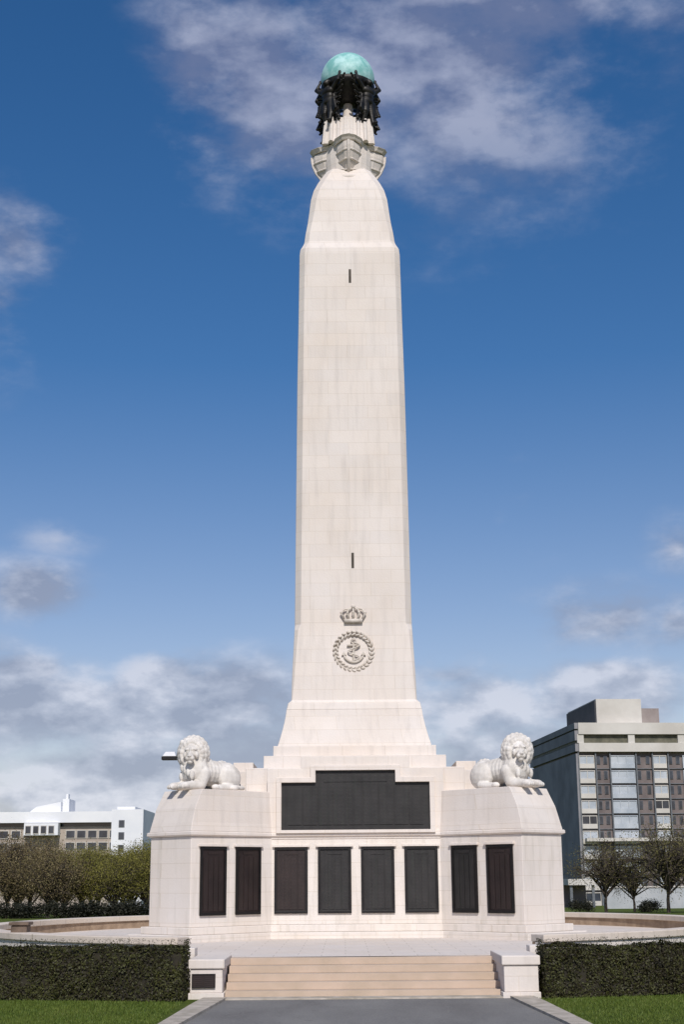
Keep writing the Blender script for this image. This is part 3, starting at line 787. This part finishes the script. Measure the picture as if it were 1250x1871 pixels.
b = MB(); hbx(b, hx0+.1, hxE, HD+.5, HD+42.6, HZp(1357)+.01, HZp(1341)-.01); b.build('louvre_band', M['louvre'], ht)
for px in (1062, 1158, 1252, 1345):
    b = MB(); hbx(b, HXp(px)-.2, HXp(px)+1.1, HD-.1, HD+.49, HZp(1357)+.012, HZp(1341)-.012); b.build('parapet_pier', M['cream'], ht)
b = MB(); hbx(b, HXp(1104), HXp(1190), HD+2, HD+26, ztop+.01, HZp(1274)); b.build('plant_room', M['cream'], ht)
b = MB(); hbx(b, HXp(1104)-.3, HXp(1104)-.01, HD+2.2, HD+26, ztop+.01, HZp(1277)); b.build('plant_room_shade_sheet', M['shade_dark'], ht)  # added dark sheet painting the shade on the plant room's side face
b = MB(); hbx(b, HXp(1191), HXp(1232), HD+5, HD+12, ztop+.01, HZp(1288)); b.build('lift_housing', M['taupe'], ht)
fl_px = 27.5; mul = [(1063, 1092), (1121, 1168), (1201, 1228), (1258, 1305), (1335, 1362)]
# window: one master, then copies
def window_master(w, h, wide):
    b = MB(); b.box(0, w, -.05, .3, 0, h*.36); b.box(0, .12, -.02, .3, h*.362, h); b.box(w-.12, w, -.02, .3, h*.362, h)
    b.box(.121, w-.121, -.02, .3, h-.15, h)
    if wide:
        for i in (1, 2): b.box(w*i/3-.06, w*i/3+.06, -.02, .25, h*.362, h-.151)
    else: b.box(w/2-.06, w/2+.06, -.02, .25, h*.362, h-.151)
    fr = b.mesh('window')
    b = MB(); b.box(.13, w-.13, .10, .16, h*.365, h-.16); return fr, b.mesh('pane')
fh = fl_px*k_
wins = {}
for bi, (a, c) in enumerate(mul):
    w = (c-a)*k_
    key = round(w, 2)
    if key not in wins: wins[key] = window_master(w, fh*.86, w > 4)
    for f in range(10):
        z = HZp(1376)-fh*(f+1)+.05
        if f == 5: z -= 0
        o = link('window', wins[key][0], M['cream'] if bi != 1 and bi != 3 else M['blueglass'], ht, loc=Vector((HXp(a), HD+.4, z))-o0)
        dark = random.random() < .15
        p = link('pane', wins[key][1], M['blueglass'], o)
        if dark: p.material_slots[0].link = 'OBJECT'; p.material_slots[0].material = M['darkglass']
# brown strips between with narrow dark windows
nb = MB(); nb.box(0, .75, 0, .2, 0, fh*.55); nme = nb.mesh('window')
nf = MB(); nf.box(.08, .67, -.04, -.005, .08, fh*.55-.08); npm = nf.mesh('pane')
for a, c in ((1094, 1119), (1170, 1199), (1230, 1256), (1307, 1333)):
    for f in range(10):
        z = HZp(1376)-fh*(f+1)+fh*.3
        for px in (a+2, c-10):
            o = link('window', nme, M['greyframe'], ht, loc=Vector((HXp(px), HD+.65, z))-o0); link('pane', npm, M['darkglass'], o)
b = MB()
for f in range(1, 10): 
    z = HZp(1376)-fh*f; hbx(b, hx0+.61, hxE, HD+.55, HD+.79, z-.12, z+.02)
b.build('floor_edge', M['greyframe'], ht)
b = MB()
for a in (1060.5, 1092.5, 1119.5, 1168.5, 1199.5, 1229): hbx(b, HXp(a), HXp(a)+.25, HD+.15, HD+.54, zb, HZp(1374)-.02)
b.build('fin', M['greyframe'], ht)
b = MB(); hbx(b, hx0+1, hxE, HD-1.2, HD+.1, HZp(1537), HZp(1531)); b.build('podium_ledge', M['cream'], ht)
cz = W(1055, 1606, 230)[1]
cx0, cx1 = W(1030, 1610, 230)[0], W(1081, 1610, 230)[0]
cn = empty('entrance_canopy', ((cx0+cx1)/2, 230, ground_z(230)), label='flat pale canopy on posts at the foot of the hotel', cat='canopy')
b = MB(); w = (cx1-cx0)/2; zz0 = ground_z(230)
b.box(-w, w, -5, 5, cz-zz0-.9, cz-zz0); b.build('roof_slab', M['cream'], cn)
for sx in (-1, 1):
    for sy in (-1, 1):
        b = MB(); b.box(sx*(w-.5)-.2, sx*(w-.5)+.2, sy*4.4-.2, sy*4.4+.2, -.3, cz-zz0-.902); b.build('post', M['greyframe'], cn)
b = MB(); b.box(-w+.3, w-.3, 3.6, 4.1, -.3, cz-zz0-.903); b.build('back_wall', M['brown_clad'], cn)
# low pale wall before the hotel
D = 190; x0, x1 = W(1105, 1640, D)[0], W(1400, 1640, D)[0]; z0, z1 = ground_z(D)-.3, W(1180, 1619, D)[1]
b = MB(); b.box(x0, x1, D, D+.5, z0, z1-.2); lw = b.build('boundary_wall', M['wall_grey']); tag(lw, 'long low pale wall at street level before the hotel', 'wall')
b = MB(); b.box(x0-.1, x1, D-.1, D+.6, z1-.198, z1); b.build('coping', M['cream'], lw)

# ---------------------------------------------------------------- white building on the left
LD = 175.0
def LX(px): return W(px, 1520, LD)[0]
def LZ(py): return W(130, py, LD)[1]
lb = empty('terrace_hotel', (LX(100), LD, ground_z(LD)-.3), label='long white-topped brick building with a white stair tower behind the left trees', cat='building')
o1 = Vector(lb.location)
def lbx(b, x0, x1, y0, y1, z0, z1): b.box(x0-o1.x, x1-o1.x, y0-o1.y, y1-o1.y, z0-o1.z, z1-o1.z)
zl = ground_z(LD)-2
xL, xR = LX(-90), LX(204)
b = MB(); lbx(b, xL, xR, LD+.5, LD+12, zl, LZ(1510)); b.build('brick_wall', M['brick_far'], lb)
b = MB(); lbx(b, xL, xR, LD+.8, LD+12, LZ(1510)+.005, LZ(1503)); b.build('clerestory_glass', M['darkglass'], lb)
b = MB(); lbx(b, xL, xR, LD-.3, LD+12.2, LZ(1503)+.005, LZ(1483)); b.build('white_parapet', M['white'], lb)
b = MB(); lbx(b, xR+.01, LX(262), LD-.6, LD+10, zl, LZ(1480)); lbx(b, LX(210), LX(243), LD+1, LD+8, LZ(1480)+.01, LZ(1474)); b.build('stair_tower', M['white'], lb)
for py in (1506, 1528, 1551):
    b = MB(); x = LX(222); lbx(b, x-.30, x+.40, LD-.66, LD-.4, LZ(py)-.42, LZ(py)+.42); f = b.build('window', M['greyframe'], lb)
    b = MB(); lbx(b, x-.22, x+.32, LD-.69, LD-.661, LZ(py)-.34, LZ(py)+.34); b.build('pane', M['darkglass'], f)
# gabled roof room
b = MB(); xa, xb, xc = LX(48), LX(106), LX(118)
za, zt = LZ(1483)+.01, LZ(1464)
b.loft([[Vector(p)-o1 for p in [(xa, y, za), (xb, y, za), (xb, y, zt), (xa+.8, y, LZ(1473))]] for y in (LD+1, LD+8)])
b.build('roof_room', M['white'], lb)
b = MB(); lbx(b, xb+.01, xc, LD+2, LD+6, za, LZ(1458)); lbx(b, LX(109), LX(113), LD+3, LD+4, LZ(1458)+.01, LZ(1448)); b.build('chimney', M['white'], lb)
# white bay under the roof room and brick windows
b = MB(); lbx(b, LX(46), LX(108), LD-1.0, LD+.45, LZ(1526), LZ(1504)); b.build('white_bay', M['white'], lb)
wb = MB(); wb.box(0, 1.2, 0, .2, 0, 1.0); wme = wb.mesh('window'); pb = MB(); pb.box(.1, 1.1, -.04, -.005, .1, .9); pme = pb.mesh('pane')
for row, py in enumerate((1524, 1546)):
    for px in list(range(-70, 44, 22))+list(range(118, 200, 20)):
        o = link('window', wme, M['cream'], lb, loc=Vector((LX(px), LD+.40, LZ(py)-.5))-o1); link('pane', pme, M['darkglass'], o)
for px in (50, 64, 78, 92):
    o = link('window', wme, M['greyframe'], lb, loc=Vector((LX(px)-.1, LD-1.08, LZ(1516)-.5))-o1); o.scale = (.6, 1, 1); link('pane', pme, M['blueglass'], o)

# ---------------------------------------------------------------- camera
cd = bpy.data.cameras.new('camera'); cam = bpy.data.objects.new('camera', cd); COL.objects.link(cam); S.camera = cam
cd.sensor_fit = 'VERTICAL'; cd.sensor_height = 36; cd.lens = F/1871*36; cd.clip_end = 9000; cd.clip_start = .1
cam.matrix_world = Matrix.Translation((0, 0, EYE)) @ Matrix.Rotation(math.pi/2+TILT, 4, 'X') @ Matrix.Rotation(-math.atan(ROLL), 4, 'Z')

# ---------------------------------------------------------------- light
SUN_AZ, SUN_EL = R(5), R(43)      # right of straight-behind the camera
sdir = Vector((math.sin(SUN_AZ)*math.cos(SUN_EL), -math.cos(SUN_AZ)*math.cos(SUN_EL), math.sin(SUN_EL)))
sd = bpy.data.lights.new('sun', 'SUN'); sd.energy = 3.6; sd.angle = R(.5); sd.color = (1, .96, .91)
so = bpy.data.objects.new('sun', sd); COL.objects.link(so); so.rotation_euler = sdir.to_track_quat('Z', 'Y').to_euler(); so.location = (20, -20, 40)
w = bpy.data.worlds.new('World'); S.world = w; w.use_nodes = True; nt = w.node_tree
bg = nt.nodes['Background']
sky = N(nt, 'ShaderNodeTexSky', sky_type='NISHITA'); sky.sun_disc = False; sky.sun_elevation = SUN_EL; sky.sun_rotation = math.pi-SUN_AZ
sky.altitude = 50; sky.air_density = 1.0; sky.dust_density = .6; sky.ozone_density = 2.0
STR = .085
hs = N(nt, 'ShaderNodeHueSaturation'); nt.links.new(sky.outputs[0], hs.inputs['Color']); hs.inputs['Value'].default_value = 1.10
gen = N(nt, 'ShaderNodeTexCoord').outputs['Generated']
sp0 = N(nt, 'ShaderNodeSeparateXYZ'); nt.links.new(gen, sp0.inputs[0])
nt.links.new(mathn(nt, 'MINIMUM', mathn(nt, 'ADD', mathn(nt, 'MULTIPLY', sp0.outputs[2], 1.25), .925), 1.36), hs.inputs['Saturation'])
def blob(px, py, rx, ry, s):
    x, z = W(px, py, 1.0); z -= EYE; z0 = W(px, py, 1.0)[1]
    d = Vector((W(px, py, 100)[0], 100, W(px, py, 100)[1]-EYE)).normalized()
    n = N(nt, 'ShaderNodeVectorMath', operation='SUBTRACT'); nt.links.new(gen, n.inputs[0]); n.inputs[1].default_value = d
    m = N(nt, 'ShaderNodeVectorMath', operation='MULTIPLY'); nt.links.new(n.outputs[0], m.inputs[0]); m.inputs[1].default_value = (F/rx, F/ry*.5, F/ry)
    l = N(nt, 'ShaderNodeVectorMath', operation='LENGTH'); nt.links.new(m.outputs[0], l.inputs[0])
    v = mathn(nt, 'SUBTRACT', 1, l.outputs['Value'], clamp=True)
    return mathn(nt, 'MULTIPLY', mathn(nt, 'SMOOTH_MIN', v, 1, .2), s)
blobs = [(480, 130, 300, 300, .9), (640, 60, 420, 230, .8), (1000, 20, 520, 230, .62), (900, 300, 420, 300, .30), (20, 440, 170, 130, .62), (0, 560, 160, 200, .4), (60, 1080, 150, 95, .7), (100, 985, 110, 60, .4), (930, 940, 150, 170, .22),
         (1100, 1140, 300, 110, .62), (1240, 1000, 90, 90, .45), (1240, 1140, 120, 100, .55),
         (60, 1300, 420, 170, .95), (330, 1290, 340, 150, 1.0), (480, 1400, 420, 190, .9), (150, 1420, 420, 160, .8), (850, 1290, 360, 150, .85), (1100, 1270, 300, 110, .9), (900, 1420, 420, 170, .7), (300, 1440, 700, 190, 1.0), (900, 1400, 600, 190, .8), (900, 120, 620, 330, .62), (560, 200, 330, 260, .75), (50, 1225, 200, 60, .8), (290, 1240, 150, 80, 1.0), (820, 1235, 160, 60, .8), (1100, 1240, 180, 60, .9)]
tot = None
for B in blobs:
    v = blob(*B); tot = v if tot is None else mathn(nt, 'MAXIMUM', tot, v)
wv = scalev(nt, gen, (1, 1, 1.9))
n1 = noisef(nt, wv, 7.5, 7, .56); n2 = noisef(nt, wv, 22, 7, .65)
cov = mathn(nt, 'ADD', mathn(nt, 'MULTIPLY', tot, 1.15), mathn(nt, 'ADD', mathn(nt, 'MULTIPLY', mathn(nt, 'SUBTRACT', n1, .5), 1.9), mathn(nt, 'MULTIPLY', mathn(nt, 'SUBTRACT', n2, .5), .6)))
inb = mathn(nt, 'MULTIPLY', tot, 2.2, clamp=True)
mask = N(nt, 'ShaderNodeMapRange', interpolation_type='SMOOTHSTEP'); nt.links.new(cov, mask.inputs[0])
mask.inputs[1].default_value = .16; mask.inputs[2].default_value = .82; mask.inputs[3].default_value = 0; mask.inputs[4].default_value = .86
mk = mathn(nt, 'MULTIPLY', mask.outputs[0], inb)
sh = N(nt, 'ShaderNodeVectorMath', operation='ADD'); nt.links.new(wv, sh.inputs[0]); sh.inputs[1].default_value = (.006, 0, .030)
d1 = mathn(nt, 'SUBTRACT', n1, noisef(nt, sh.outputs[0], 7.5, 7, .56)); 
n3 = mathn(nt, 'ADD', mathn(nt, 'MULTIPLY', d1, 3.0), mathn(nt, 'ADD', mathn(nt, 'MULTIPLY', noisef(nt, wv, 16, 5, .6), .6), .2))
sepg = N(nt, 'ShaderNodeSeparateXYZ'); nt.links.new(gen, sepg.inputs[0])
low = mathn(nt, 'SUBTRACT', 1, mathn(nt, 'MULTIPLY', sepg.outputs[2], 1.9), clamp=True)
cc = ramp(nt, n3, [(.30, (.35/STR, .40/STR, .51/STR)), (.52, (.50/STR, .55/STR, .66/STR)), (.76, (.74/STR, .77/STR, .86/STR))])
cc_hi = ramp(nt, n3, [(.30, (.16/STR, .20/STR, .345/STR)), (.75, (.37/STR, .41/STR, .56/STR))])
cl = mixc(nt, low, cc_hi, cc)
tint = mixc(nt, 1.0, hs.outputs[0], (1.11, .96, 1.01), 'MULTIPLY')
fin = mixc(nt, mk, tint, cl)
nt.links.new(fin, bg.inputs['Color']); bg.inputs['Strength'].default_value = STR

S.view_settings.view_transform = 'Standard'; S.view_settings.look = 'None'; S.view_settings.exposure = 0; S.view_settings.gamma = 1
